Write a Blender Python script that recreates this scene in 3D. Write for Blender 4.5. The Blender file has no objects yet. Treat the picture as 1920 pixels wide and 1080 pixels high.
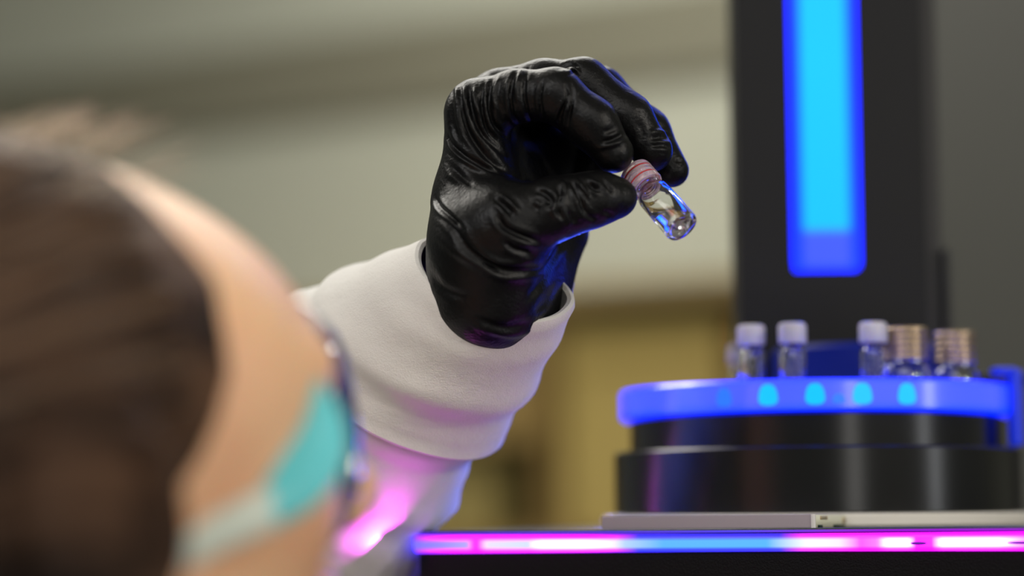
import bpy, bmesh, math, random
import numpy as np
from mathutils import Vector, Matrix, Euler
from mathutils.bvhtree import BVHTree

# ------------------------------------------------------------------ scene, camera, light, exposure
S = bpy.context.scene
C = S.collection
F = 4508.0                       # focal length in pixels of the 1920 px wide frame
CAMZ = 1.15                      # camera height above the floor
PITCH, ROLL = math.radians(5.69), math.radians(-0.45)

cam_d = bpy.data.cameras.new('camera'); cam = bpy.data.objects.new('camera', cam_d); C.objects.link(cam)
cam_d.sensor_width = 36.0; cam_d.lens = 36.0 * F / 1920.0
CR = Euler((math.pi/2 + PITCH, 0, 0)).to_matrix() @ Euler((0, 0, ROLL)).to_matrix()
cam.matrix_world = Matrix.Translation((0, 0, CAMZ)) @ CR.to_4x4()
cam_d.clip_start = 0.02; cam_d.clip_end = 50
cam_d.dof.use_dof = True; cam_d.dof.focus_distance = 0.925; cam_d.dof.aperture_fstop = 2.5
cam_d.dof.aperture_blades = 0
S.camera = cam
S.view_settings.view_transform = 'Standard'; S.view_settings.look = 'None'
S.view_settings.gamma = 1.0; S.view_settings.use_curve_mapping = False
S.view_settings.exposure = 0.0

W_ = bpy.data.worlds.new('world'); S.world = W_; W_.use_nodes = True
W_.node_tree.nodes['Background'].inputs[0].default_value = (0.62, 0.64, 0.56, 1)
W_.node_tree.nodes['Background'].inputs[1].default_value = 0.22

def area(name, loc, target, sx, sy, power, col):
    l = bpy.data.lights.new(name, 'AREA'); l.shape = 'RECTANGLE'; l.size = sx; l.size_y = sy
    l.energy = power; l.color = col
    o = bpy.data.objects.new(name, l); C.objects.link(o); o.location = loc
    o.rotation_euler = (Vector(target) - Vector(loc)).to_track_quat('-Z', 'Y').to_euler()
    return o
area('ceiling_lamp_light', (-0.80, 1.65, 2.56), (-0.30, 1.1, 1.1), 1.6, 1.0, 36, (1.0, 0.96, 0.88))
area('ceiling_lamp_light_far', (0.35, 2.25, 2.56), (0.35, 2.4, 0), 1.4, 0.6, 30, (1.0, 0.985, 0.92))
area('fill_light_rear', (-0.5, -0.5, 2.5), (-0.1, 0.8, 1.1), 2.2, 1.4, 22, (1.0, 0.96, 0.92))  # added fill from behind the camera, brightens skin and front faces
area('window_light', (2.2, -0.1, 1.45), (0.1, 1.0, 1.15), 0.25, 1.7, 6, (0.95, 0.97, 1.0))
area('window_light_rear', (0.62, -0.95, 1.45), (0.1, 1.0, 1.15), 0.26, 1.7, 4, (1.0, 0.97, 0.92))
area('spot_lamp_right', (1.25, 0.25, 1.72), (0.17, 1.02, 1.2), 0.06, 0.06, 3.6, (1.0, 0.92, 0.80))
area('spot_lamp_right_rear', (1.00, -0.15, 1.70), (0.17, 1.02, 1.2), 0.06, 0.06, 3.6, (1.0, 0.92, 0.80))
area('spot_lamp_left', (-0.80, -0.10, 1.85), (0.10, 1.02, 1.2), 0.08, 0.08, 3.0, (0.96, 0.97, 1.0))
area('strip_side_light', (-.052, 1.08, 1.143), (-.5, .9, 1.20), 0.004, 0.16, .09, (1.0, .06, 1.0))
area('strip_corner_light', (-.050, .974, 1.1430), (-.088, .945, 1.172), 0.024, 0.008, .034, (1.0, .06, 1.0))
area('strip_front_light', (.06, .945, 1.1435), (-.3, .5, 1.30), 0.22, 0.004, .03, (.9, .10, 1.0))
area('ring_side_light', (.042, 1.06, 1.204), (-.5, .95, 1.20), 0.010, 0.10, .22, (.06, .12, 1.0))
S.cycles.max_bounces = 20; S.cycles.transmission_bounces = 20; S.cycles.glossy_bounces = 8

# ------------------------------------------------------------------ helpers
def P(px, py, d):
    """real-world point seen at pixel (px,py) at distance d along the lens axis"""
    return Vector((0, 0, CAMZ)) + CR @ Vector(((px-960)/F*d, -(py-540)/F*d, -d))
def PY(px, py, Y):
    r = CR @ Vector(((px-960)/F, -(py-540)/F, -1.0)); t = Y / r.y
    return Vector((0, 0, CAMZ)) + r * t
def proj(p):
    q = CR.transposed() @ (Vector(p) - Vector((0, 0, CAMZ)))
    return 960 + F*q.x/(-q.z), 540 - F*q.y/(-q.z)
def lin(r, g, b):
    f = lambda c: (c/255/12.92) if c <= 10 else ((c/255+0.055)/1.055)**2.4
    return (f(r), f(g), f(b), 1)

def empty(name, label=None, cat=None, group=None, loc=(0, 0, 0), kind=None, rot=(0, 0, 0)):
    o = bpy.data.objects.new(name, None); C.objects.link(o); o.location = loc; o.rotation_euler = rot
    o.empty_display_size = 0.02
    return tag(o, label, cat, group, kind)
def tag(o, label=None, cat=None, group=None, kind=None):
    if label: o['label'] = label
    if cat: o['category'] = cat
    if group: o['group'] = group
    if kind: o['kind'] = kind
    return o
bpy.context.view_layer.update()
def link(name, me, mat, parent=None, smooth=True, world=False):
    """link a mesh; when world=True its coordinates are world ones although it has a moved parent"""
    o = bpy.data.objects.new(name, me); C.objects.link(o)
    if mat is not None:
        for m in (mat if isinstance(mat, (list, tuple)) else [mat]): me.materials.append(m)
    if smooth: me.polygons.foreach_set('use_smooth', [True]*len(me.polygons))
    if parent is not None:
        o.parent = parent
        if world:
            M = parent.matrix_basis.copy(); q = parent.parent
            while q is not None: M = q.matrix_basis @ M; q = q.parent
            o.matrix_parent_inverse = M.inverted()
    return o
def obj(name, bm, mat, parent=None, smooth=True, world=False):
    bm.normal_update()
    for e in bm.edges:
        if len(e.link_faces) == 2 and e.calc_face_angle(0) > .62: e.smooth = False
    me = bpy.data.meshes.new(name); bm.to_mesh(me); bm.free()
    return link(name, me, mat, parent, smooth, world)
def bev(o, w=0.001, seg=2, ang=35):
    m = o.modifiers.new('bevel', 'BEVEL'); m.width = w; m.segments = seg; m.limit_method = 'ANGLE'
    m.angle_limit = math.radians(ang); m.harden_normals = True
    return o
def box(bm, c, s, rz=0.0):
    M = Matrix.Translation(c) @ Matrix.Rotation(rz, 4, 'Z') @ Matrix.Diagonal((s[0], s[1], s[2], 1))
    bmesh.ops.create_cube(bm, size=1, matrix=M)
def lathe(prof, n=64, a0=0.0, a1=2*math.pi, closed=True):
    """prof: (r,z) list, revolved about z; when closed the profile ring is joined end to start"""
    bm = bmesh.new(); full = abs(a1-a0-2*math.pi) < 1e-6
    cols = []
    for i in range(n if full else n+1):
        a = a0 + (a1-a0)*i/n
        cols.append([bm.verts.new((r*math.cos(a), r*math.sin(a), z)) for r, z in prof])
    m = len(prof); k = len(cols)
    for i in range(k if full else k-1):
        A, B = cols[i], cols[(i+1) % k]
        for j in range(m if closed else m-1):
            q = [A[j], B[j], B[(j+1) % m], A[(j+1) % m]]
            bm.faces.new(q)
    if not full and closed:
        bm.faces.new(cols[0]); bm.faces.new(list(reversed(cols[-1])))
    bmesh.ops.remove_doubles(bm, verts=bm.verts, dist=1e-6)
    bmesh.ops.recalc_face_normals(bm, faces=bm.faces)
    return bm
def loft(rings, cap0=False, cap1=False, close=True):
    bm = bmesh.new(); R = [[bm.verts.new(p) for p in r] for r in rings]
    n = len(R[0])
    for a, b in zip(R, R[1:]):
        for j in range(n if close else n-1):
            bm.faces.new((a[j], a[(j+1) % n], b[(j+1) % n], b[j]))
    if cap0: bm.faces.new(list(reversed(R[0])))
    if cap1: bm.faces.new(R[-1])
    bmesh.ops.recalc_face_normals(bm, faces=bm.faces)
    return bm
def tube(pts, rad, n=12, flat=1.0, upv=None):
    """tube along points; rad number or list; flat scales the second axis"""
    pts = [Vector(p) for p in pts]; rings = []
    for i, p in enumerate(pts):
        t = (pts[min(i+1, len(pts)-1)] - pts[max(i-1, 0)]).normalized()
        up = Vector(upv) if upv is not None else Vector((0, 0, 1)) if abs(t.z) < .9 else Vector((0, 1, 0))
        u = t.cross(up).normalized(); v = u.cross(t).normalized()
        r = rad[i] if isinstance(rad, (list, tuple)) else rad
        fl = flat[i] if isinstance(flat, (list, tuple)) else flat
        rings.append([p + u*r*fl*math.cos(a) + v*r*math.sin(a) for a in [2*math.pi*k/n for k in range(n)]])
    return loft(rings, True, True)
def smooth_pts(pts, n=8):
    """Catmull-Rom through the points"""
    pts = [Vector(p) for p in pts]; out = []
    Q = [pts[0]*2-pts[1]] + pts + [pts[-1]*2-pts[-2]]
    for i in range(1, len(Q)-2):
        for k in range(n):
            t = k/n
            out.append(0.5*((2*Q[i]) + (Q[i+1]-Q[i-1])*t + (2*Q[i-1]-5*Q[i]+4*Q[i+1]-Q[i+2])*t*t + (3*Q[i]-Q[i-1]-3*Q[i+1]+Q[i+2])*t**3))
    out.append(pts[-1]); return out

# --- signed distance fields, meshed with surface nets -------------------------------------------------
def smin(a, b, k):
    h = np.clip(0.5 + 0.5*(b-a)/k, 0, 1)
    return b*(1-h) + a*h - k*h*(1-h)
def cone(p, a, b, ra, rb):
    a = np.array(a, np.float32); b = np.array(b, np.float32); ba = b-a
    t = np.clip(((p-a)@ba)/max(1e-12, ba@ba), 0, 1)
    return np.linalg.norm(p - a - t[..., None]*ba, axis=-1) - (ra + (rb-ra)*t)
def ell(p, c, r, M=None):
    q = p - np.array(c, np.float32)
    if M is not None: q = q @ np.array(M, np.float32)
    r = np.array(r, np.float32); k0 = np.linalg.norm(q/r, axis=-1); k1 = np.linalg.norm(q/(r*r), axis=-1)
    return k0*(k0-1)/np.maximum(k1, 1e-9)
def mesh_sdf(f, lo, hi, h, name, chunk=24):
    lo = np.array(lo, np.float32); n = np.ceil((np.array(hi)-lo)/h).astype(int)+1
    xs, ys, zs = [lo[i] + h*np.arange(n[i], dtype=np.float32) for i in range(3)]
    D = np.empty(n, np.float32)
    for i in range(0, n[0], chunk):
        g = np.stack(np.meshgrid(xs[i:i+chunk], ys, zs, indexing='ij'), -1)
        D[i:i+chunk] = f(g)
    D[0] = np.maximum(D[0], h); D[-1] = np.maximum(D[-1], h); D[:, 0] = np.maximum(D[:, 0], h); D[:, -1] = np.maximum(D[:, -1], h)
    D[:, :, 0] = np.maximum(D[:, :, 0], h); D[:, :, -1] = np.maximum(D[:, :, -1], h)
    s = D < 0
    cs = np.zeros(n-1, np.int8)
    for dx in (0, 1):
        for dy in (0, 1):
            for dz in (0, 1):
                cs += s[dx:n[0]-1+dx, dy:n[1]-1+dy, dz:n[2]-1+dz]
    act = (cs > 0) & (cs < 8); idx = -np.ones(n-1, np.int64); ai = np.argwhere(act); idx[act] = np.arange(len(ai))
    acc = np.zeros((len(ai), 3)); cnt = np.zeros(len(ai))
    cor = [(x, y, z) for x in (0, 1) for y in (0, 1) for z in (0, 1)]
    for c0 in cor:
        for ax in range(3):
            if c0[ax]: continue
            c1 = list(c0); c1[ax] = 1
            d0 = D[tuple((ai+c0).T)]; d1 = D[tuple((ai+c1).T)]
            m = (d0 < 0) != (d1 < 0); t = np.where(m, d0/np.where(m, d0-d1, 1), 0)
            pt = np.array(c0, float)[None].repeat(len(ai), 0); pt[:, ax] += t
            acc[m] += pt[m]; cnt[m] += 1
    V = (ai + acc/cnt[:, None])*h + lo
    Q = []
    for ax in range(3):
        a, b = [(1, 2), (2, 0), (0, 1)][ax]
        sl0 = [slice(None)]*3; sl1 = [slice(None)]*3; sl0[ax] = slice(0, n[ax]-1); sl1[ax] = slice(1, n[ax])
        s0, s1 = s[tuple(sl0)], s[tuple(sl1)]
        e = np.argwhere(s0 != s1); e = e[(e[:, a] > 0) & (e[:, b] > 0)]
        flip = ~s0[tuple(e.T)]
        def cell(da, db):
            q = e.copy(); q[:, a] -= da; q[:, b] -= db; return idx[tuple(q.T)]
        q = np.stack([cell(1, 1), cell(0, 1), cell(0, 0), cell(1, 0)], 1)
        q[flip] = q[flip][:, ::-1]; Q.append(q)
    Q = np.concatenate(Q); Q = Q[(Q >= 0).all(1)]
    # one pass of smoothing
    for _ in range(2):
        acc = np.zeros_like(V); cn = np.zeros(len(V))
        for k in range(4):
            i, j = Q[:, k], Q[:, (k+1) % 4]
            np.add.at(acc, i, V[j]); np.add.at(acc, j, V[i]); np.add.at(cn, i, 1); np.add.at(cn, j, 1)
        V = 0.5*V + 0.5*acc/np.maximum(cn, 1)[:, None]
    return V, Q
def vq_mesh(name, V, Q):
    me = bpy.data.meshes.new(name)
    me.vertices.add(len(V)); me.vertices.foreach_set('co', V.astype(np.float32).ravel())
    me.loops.add(Q.size); me.loops.foreach_set('vertex_index', Q.astype(np.int32).ravel())
    me.polygons.add(len(Q)); me.polygons.foreach_set('loop_start', np.arange(0, Q.size, 4, dtype=np.int32))
    me.update(calc_edges=True); me.validate()
    return me
def vnormals(V, Q):
    fn = np.cross(V[Q[:, 2]]-V[Q[:, 0]], V[Q[:, 3]]-V[Q[:, 1]]); N = np.zeros_like(V)
    for k in range(4): np.add.at(N, Q[:, k], fn)
    return N/np.maximum(np.linalg.norm(N, axis=1), 1e-12)[:, None]

# --- materials -----------------------------------------------------------------------------------------
def mat(name, col, rough=0.5, metal=0.0, spec=0.5, coat=0.0, sheen=0.0, sss=0.0, bump=None, var=None, trans=0.0, ior=1.45, emis=None, es=0.0, coat_rough=0.1):
    m = bpy.data.materials.new(name); m.use_nodes = True; nt = m.node_tree; b = nt.nodes['Principled BSDF']
    b.inputs['Base Color'].default_value = col; b.inputs['Roughness'].default_value = rough
    b.inputs['Metallic'].default_value = metal; b.inputs['Specular IOR Level'].default_value = spec
    b.inputs['Coat Weight'].default_value = coat; b.inputs['Coat Roughness'].default_value = coat_rough
    b.inputs['Sheen Weight'].default_value = sheen
    b.inputs['Transmission Weight'].default_value = trans; b.inputs['IOR'].default_value = ior
    if sss:
        b.inputs['Subsurface Weight'].default_value = sss; b.inputs['Subsurface Radius'].default_value = (1, .45, .25); b.inputs['Subsurface Scale'].default_value = 0.004
    if emis: b.inputs['Emission Color'].default_value = emis; b.inputs['Emission Strength'].default_value = es
    tc = nt.nodes.new('ShaderNodeTexCoord')
    if var:   # (scale, other colour, stretch xyz)
        mp = nt.nodes.new('ShaderNodeMapping'); mp.inputs['Scale'].default_value = var[2]
        n = nt.nodes.new('ShaderNodeTexNoise'); n.inputs['Scale'].default_value = var[0]; n.inputs['Detail'].default_value = 5
        r = nt.nodes.new('ShaderNodeValToRGB'); r.color_ramp.elements[0].color = col; r.color_ramp.elements[1].color = var[1]
        r.color_ramp.elements[0].position = .35; r.color_ramp.elements[1].position = .65
        nt.links.new(tc.outputs['Object'], mp.inputs['Vector']); nt.links.new(mp.outputs[0], n.inputs['Vector'])
        nt.links.new(n.outputs['Fac'], r.inputs[0]); nt.links.new(r.outputs[0], b.inputs['Base Color'])
    if bump:  # list of (scale, strength, distance, stretch)
        prev = None
        for sc, st, di, stx in bump:
            mp = nt.nodes.new('ShaderNodeMapping'); mp.inputs['Scale'].default_value = stx
            n = nt.nodes.new('ShaderNodeTexNoise'); n.inputs['Scale'].default_value = sc; n.inputs['Detail'].default_value = 4
            bp = nt.nodes.new('ShaderNodeBump'); bp.inputs['Strength'].default_value = st; bp.inputs['Distance'].default_value = di
            nt.links.new(tc.outputs['Object'], mp.inputs['Vector']); nt.links.new(mp.outputs[0], n.inputs['Vector']); nt.links.new(n.outputs['Fac'], bp.inputs['Height'])
            if prev: nt.links.new(prev.outputs[0], bp.inputs['Normal'])
            prev = bp
        nt.links.new(prev.outputs[0], b.inputs['Normal'])
    return m
def emit_ramp(name, stops, axis='X', lo=0.0, hi=1.0, strength=1.0, across=None):
    """light diffuser: LED colours vary along one object axis; 'across' = (axis, lo, hi, edge colour stops) mixes towards the edges"""
    m = bpy.data.materials.new(name); m.use_nodes = True; nt = m.node_tree; b = nt.nodes['Principled BSDF']
    b.inputs['Base Color'].default_value = (.004, .01, .03, 1); b.inputs['Roughness'].default_value = .3; b.inputs['Specular IOR Level'].default_value = .2
    tc = nt.nodes.new('ShaderNodeTexCoord'); sp = nt.nodes.new('ShaderNodeSeparateXYZ'); nt.links.new(tc.outputs['Object'], sp.inputs[0])
    def ramp(ax, l, h, st):
        mr = nt.nodes.new('ShaderNodeMapRange'); mr.inputs['From Min'].default_value = l; mr.inputs['From Max'].default_value = h
        nt.links.new(sp.outputs[ax], mr.inputs['Value'])
        r = nt.nodes.new('ShaderNodeValToRGB'); e = r.color_ramp.elements
        while len(e) < len(st): e.new(0.5)
        for q, (pos, c) in zip(e, st): q.position = pos; q.color = c
        nt.links.new(mr.outputs[0], r.inputs[0]); return r
    r = ramp(axis, lo, hi, stops); out = r.outputs[0]
    if across:
        ax2, l2, h2, st2, ecol = across
        f = ramp(ax2, l2, h2, st2); mx = nt.nodes.new('ShaderNodeMix'); mx.data_type = 'RGBA'
        nt.links.new(f.outputs[0], mx.inputs['Factor']); mx.inputs['A'].default_value = ecol if isinstance(ecol, tuple) else (0, 0, 0, 1)
        if isinstance(ecol, list):
            er = ramp(axis, lo, hi, ecol); nt.links.new(er.outputs[0], mx.inputs['A'])
        nt.links.new(out, mx.inputs['B']); out = mx.outputs['Result']
    nt.links.new(out, b.inputs['Emission Color']); b.inputs['Emission Strength'].default_value = strength
    return m
def glass(name, col=(1, 1, 1, 1), rough=0.0, ior=1.45):
    m = bpy.data.materials.new(name); m.use_nodes = True; nt = m.node_tree; nt.nodes.remove(nt.nodes['Principled BSDF'])
    g = nt.nodes.new('ShaderNodeBsdfGlass'); g.inputs['Color'].default_value = col; g.inputs['Roughness'].default_value = rough; g.inputs['IOR'].default_value = ior
    nt.links.new(g.outputs[0], nt.nodes['Material Output'].inputs['Surface']); return m

one = (1, 1, 1)
M = {}
M['wall'] = mat('painted_wall', lin(168, 170, 156), .9, bump=[(60, .1, .002, one)])
M['ceiling'] = mat('ceiling_paint', lin(190, 188, 175), .9)
M['floor'] = mat('vinyl_floor', lin(120, 118, 108), .5, var=(3, lin(100, 98, 90), one))
M['darkband'] = mat('dark_band', lin(112, 110, 94), .8)
M['wood'] = mat('cabinet_wood', lin(132, 110, 60), .6, var=(2.2, lin(116, 92, 46), (1, 1, .35)))
M['woodtop'] = mat('cabinet_top', lin(124, 104, 60), .6)
M['greydoor'] = mat('grey_locker_paint', lin(60, 60, 55), .6)
M['tan2'] = mat('olive_cardboard', lin(150, 134, 78), .8)
M['yel'] = mat('yellow_cardboard', lin(158, 138, 76), .8)
M['orange'] = mat('orange_card', lin(186, 104, 52), .7)
M['tan'] = mat('tan_cardboard', lin(214, 194, 116), .8, var=(3, lin(196, 172, 98), one))
M['black'] = mat('black_plastic', lin(14, 14, 16), .38, bump=[(900, .12, .0003, one)])
M['blackmatte'] = mat('textured_black_enclosure', lin(4, 3, 4), .5, spec=.15, bump=[(1400, .5, .0004, one)], var=(2200, lin(9, 8, 9), one))
M['blackgloss'] = mat('satin_black_drum', lin(13, 13, 14), .22, spec=.6)
M['towerblack'] = mat('tower_black', lin(9, 9, 12), .5, spec=.3, bump=[(700, .1, .0003, one)])
M['towergrey'] = mat('tower_side_grey', lin(36, 35, 35), .5)
M['hub'] = mat('blue_lit_hub', lin(4, 10, 50), .5, spec=.25, emis=lin(0, 20, 110), es=.7)  # emission stands in for the carousel's blue light on the hub
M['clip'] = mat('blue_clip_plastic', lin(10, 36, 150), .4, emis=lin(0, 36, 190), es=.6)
M['plate'] = mat('brushed_aluminium_plate', lin(150, 140, 148), .5, metal=0, bump=[(300, .1, .0003, (1, 1, 20))])
M['plateedge'] = mat('machined_plate_edge', lin(215, 212, 210), .35)
M['disc'] = mat('light_grey_disc', lin(214, 210, 202), .5)
M['adhesive'] = mat('dried_adhesive', lin(196, 168, 118), .6, var=(260, lin(150, 148, 132), one))
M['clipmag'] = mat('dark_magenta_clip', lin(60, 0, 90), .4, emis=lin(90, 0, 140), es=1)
M['plateendlit'] = mat('plate_end_lit_tone', lin(214, 214, 192), .5)  # lighter than the plate, stands in for missing light from the right
M['slot'] = mat('dark_green_slot', lin(10, 40, 20), .5)
M['glove'] = mat('black_nitrile', (.0028, .0028, .0032, 1), .36, spec=.24, bump=[(850, .35, .0006, one), (190, .25, .0012, (1, 1, 1))])
M['cloth'] = mat('white_coat_cotton', lin(206, 204, 200), .9, sheen=.3, bump=[(1300, .35, .0006, one), (60, .3, .004, one)])
M['knit'] = mat('white_turned_cuff', lin(212, 209, 204), .92, sheen=.3, bump=[(1500, .4, .0007, one), (45, .35, .005, one)])
M['skin'] = mat('skin', lin(238, 194, 152), .42, sss=.25, var=(26, lin(232, 178, 140), one), bump=[(400, .15, .001, one)])
M['lip'] = mat('lip_skin', lin(190, 112, 100), .4, sss=.2)
M['hair'] = mat('brown_hair', lin(34, 22, 15), .62, spec=.2, var=(11, lin(94, 68, 50), (1, 1, 4)), bump=[(90, .8, .003, (1, 1, 9))])
M['hairlight'] = mat('light_brown_strand', lin(122, 96, 74), .4)
M['hairfly'] = mat('pale_flyaway_strand', lin(190, 168, 142), .4)
M['hairdark'] = mat('dark_brown_strand', lin(46, 33, 26), .4)
M['eye'] = mat('eye_white', lin(230, 226, 220), .1)
M['iris'] = mat('brown_iris', lin(62, 40, 24), .1)
M['teal'] = mat('teal_plastic', lin(92, 196, 202), .35)
M['armwhite'] = mat('pale_grey_plastic', lin(196, 204, 192), .4)
M['navy'] = mat('navy_frame', lin(40, 50, 104), .15, coat=1, coat_rough=.03)
M['lens'] = glass('clear_lens', (1, 1, 1, 1), 0, 1.02)
M['hinge'] = mat('steel_pin', lin(170, 180, 190), .2, metal=1)
M['glass'] = glass('vial_glass', (.985, .99, 1, 1), 0, 1.48)
M['liquid'] = glass('clear_solvent', (.99, .985, .985, 1), 0, 1.34)
M['capclear'] = mat('translucent_rose_cap', lin(252, 234, 244), .07, trans=.74, ior=1.35)
M['red'] = mat('red_septum', lin(190, 16, 22), .35, sss=.1)
M['capmilk'] = mat('milky_cap', lin(206, 204, 222), .35, trans=.25, sss=.3)
M['collar'] = mat('ridged_grey_brown_collar', lin(176, 156, 132), .26, metal=.85)
M['white'] = mat('white_septum', lin(225, 225, 230), .5)
M['lamp'] = mat('lamp_panel', (1, 1, 1, 1), emis=(1, .95, .85, 1), es=3)
M['steel'] = mat('steel', lin(150, 150, 150), .3, metal=1)

# ------------------------------------------------------------------ the room
def struct(name, bm, m): return tag(obj(name, bm, m, smooth=False), kind='structure')
bm = bmesh.new(); box(bm, (0, 1.2, -.02), (6.4, 6.4, .04)); struct('floor', bm, M['floor'])
bm = bmesh.new(); box(bm, (0, 1.2, 2.62), (6.4, 6.4, .04)); struct('ceiling', bm, M['ceiling'])
# the back wall runs away to the left: about 3.4 m from the lens at the left, 2.8 m at the right
wyaw = math.radians(-32); wc = Vector((0.3, 2.95, 1.3))
wd = Vector((math.cos(wyaw), math.sin(wyaw), 0)); wn = Vector((math.sin(wyaw), -math.cos(wyaw), 0))   # wn faces the camera
bm = bmesh.new(); box(bm, wc - wn*.05, (5.6, .1, 2.6), wyaw); struct('wall_back', bm, M['wall'])
bm = bmesh.new(); box(bm, wc + wn*.008 + Vector((0, 0, .475)), (5.6, .016, .12), wyaw); bev(struct('wall_band_1', bm, M['darkband']), .006)  # thin raised band, darker than the wall

def wp(a, b, z): q = Vector((wc.x, wc.y, 0)) + wd*a + wn*b; return Vector((q.x, q.y, z))    # a along the wall, b out from it
def shelving():
    o = wp(-.10, .02, 0); r = empty('shelf_cabinet', 'ochre wooden shelf cabinet by the far wall, between the gloved hand and the tower', 'cabinet', loc=o, rot=(0, 0, wyaw))
    x0, x1, dp, top = -1.15, .44, .34, 1.398
    def bx(nm, c, sz, m=M['wood'], par=r):
        bm = bmesh.new(); box(bm, (0, 0, 0), sz); q = bev(obj(nm, bm, m, par, False), .002); q.location = c; return q
    bx('back_panel', ((x0+x1)/2, -.006, top/2), (x1-x0, .012, top))
    for x in (x0, -.58, .02, x1): bx('side_panel', (x, -dp/2-.012, top/2), (.018, dp, top))
    for z in (.06, .45, .80, 1.13): bx('shelf', ((x0+x1)/2, -dp/2-.012, z), (x1-x0-.02, dp-.01, .018))
    for xa, xb in ((x0, -.58), (-.58, .02)):
        q = bx('drawer', ((xa+xb)/2, -dp-.022, 1.318), (xb-xa-.006, .018, .150)); h = obj('handle', tube([(-.04, -.022, -.03), (.04, -.022, -.03)], .004), M['steel'], q)
    bx('top_panel', ((x0+x1)/2, -dp/2-.012, top+.008), (x1-x0+.03, dp+.03, .022), M['woodtop'])
    return r
shelving()
def carton(a, w, h, dpt, m, nm, label, cat, lid):
    r = empty(nm, label, cat, loc=wp(a, .235, 1.1391), rot=(0, 0, wyaw))
    bm = bmesh.new(); box(bm, (0, 0, h*.40), (w, dpt, h*.80)); bev(obj('body', bm, m, r, False), .003)
    bm = bmesh.new(); box(bm, (0, 0, h*.90), (w+.006, dpt+.006, h*.20)); bev(obj('lid', bm, lid, r, False), .003)
for a, w, h, m, l, lab in ((-.98, .22, .10, 'tan', 'tan', 'tan carton on the far shelf, leftmost in view, behind the white sleeve'),
                           (-.56, .19, .098, 'tan', 'tan', 'tan carton on the far shelf, directly right of the white cuff'),
                           (-.27, .23, .098, 'tan2', 'tan2', 'low olive carton on the far shelf, between the tan and yellow ones')):
    carton(a, w, h, .24, M[m], 'storage_carton', lab, 'carton', M[l])
carton(.035, .20, .232, .24, M['yel'], 'storage_carton', 'tall yellow-tan carton on the far shelf, left of the orange box', 'carton', M['yel'])
carton(.24, .165, .236, .22, M['orange'], 'orange_box', 'blurred orange box on the far shelf, beside the black tower', 'box', M['orange'])
lk = empty('tall_locker', 'tall dark grey locker at the right edge, behind the black tower', 'locker', loc=wp(.86, .02, 0), rot=(0, 0, wyaw))
bm = bmesh.new(); box(bm, (0, -.22, 1.02), (.96, .42, 2.04)); bev(obj('carcass', bm, M['greydoor'], lk, False), .004)
for i, xc in enumerate((-.24, .24)):
    bm = bmesh.new(); box(bm, (xc, -.44, 1.02), (.465, .018, 1.98)); d = bev(obj('door', bm, M['greydoor'], lk, False), .003)
    obj('handle', tube([(xc+.17, -.46, .75), (xc+.17, -.46, .88)], .005), M['steel'], d)
# ceiling lamps; the panel behind the camera is an added fill
for x, y, l in ((-.80, 1.65, 'ceiling lamp panel over the gloved hand'), (.35, 2.25, 'ceiling lamp panel near the far wall'), (-.5, -.5, 'added fill lamp panel behind the camera')):
    r = empty('ceiling_lamp', l, 'lamp', loc=(x, y, 2.575))
    bm = bmesh.new(); box(bm, (0, 0, .012), (1.28, .58, .024)); obj('housing', bm, M['ceiling'], r, False)
    bm = bmesh.new(); box(bm, (0, 0, -.003), (1.2, .5, .006)); obj('diffuser', bm, M['lamp'], r, False)

# ------------------------------------------------------------------ bench and instrument
CC = Vector((.1355, 1.08, CAMZ))                 # carousel axis; heights below are above the camera's height
d_ = Vector((.934, -.356, 0)); b_ = Vector((.356, .934, 0)); IY = math.atan2(d_.y, d_.x)
c0 = Vector((-.0438, .990, 0))                    # front left corner of the instrument
bm = bmesh.new(); box(bm, (.25, 1.22, .93), (1.5, .72, .04), IY)
bt = empty('lab_bench', 'lab bench carrying the analysis instrument', 'bench', loc=(0, 0, 0))
bev(obj('bench_top', bm, M['greydoor'], bt, False), .004)
for sx in (-.68, .68):
    for sy in (-.3, .3):
        q = Vector((.25, 1.22, 0)) + d_*sx + b_*sy
        bm = bmesh.new(); box(bm, (q.x, q.y, .455), (.05, .05, .91), IY); obj('leg', bm, M['steel'], bt, False)

IN = empty('analysis_instrument', 'black lab instrument with magenta and blue light strip, blue-lit carousel and tall tower', 'instrument', loc=(CC.x, CC.y, .95))
LEN, DEP = .42, .36
def plan(u, v, z): q = c0 + d_*u + b_*v; return Vector((q.x, q.y, CAMZ+z))
def slab(name, u0, u1, v0, v1, z0, z1, m, parent=IN, r=.006, seg=5, edge=.0008):
    """upright rounded slab in the instrument's own axes"""
    bm = bmesh.new(); pts = []
    for (cu, cv, a0) in ((u0+r, v0+r, 180), (u1-r, v0+r, 270), (u1-r, v1-r, 0), (u0+r, v1-r, 90)):
        for k in range(seg+1):
            a = math.radians(a0 + 90*k/seg); pts.append((cu+r*math.cos(a), cv+r*math.sin(a)))
    lo = [bm.verts.new(plan(u, v, z0)) for u, v in pts]; hi = [bm.verts.new(plan(u, v, z1)) for u, v in pts]
    n = len(pts); bm.faces.new(list(reversed(lo))); bm.faces.new(hi)
    for j in range(n): bm.faces.new((lo[j], lo[(j+1) % n], hi[(j+1) % n], hi[j]))
    bmesh.ops.recalc_face_normals(bm, faces=bm.faces)
    o = obj(name, bm, m, parent, True, True)
    if edge: bev(o, edge, 3, 40)
    return o
slab('enclosure', 0.001, LEN, .001, DEP, -.20, -.0101, M['blackmatte'], r=.012, edge=.0006)
LP = emit_ramp('lip_glow', [(0, (.10, .03, .75, 1)), (.3, (.09, .03, .7, 1)), (.55, (.08, .05, .8, 1)), (.75, (.30, .0, .62, 1)), (1, (.30, .01, .6, 1))], 'X', c0.x, .20, 1.0)
slab('strip_lit_lip', -.0004, LEN, -.0004, .02, -.0026, -.0017, LP, r=.012, edge=.0003)  # emission stands in for the strip's light caught on the lip edge
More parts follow.
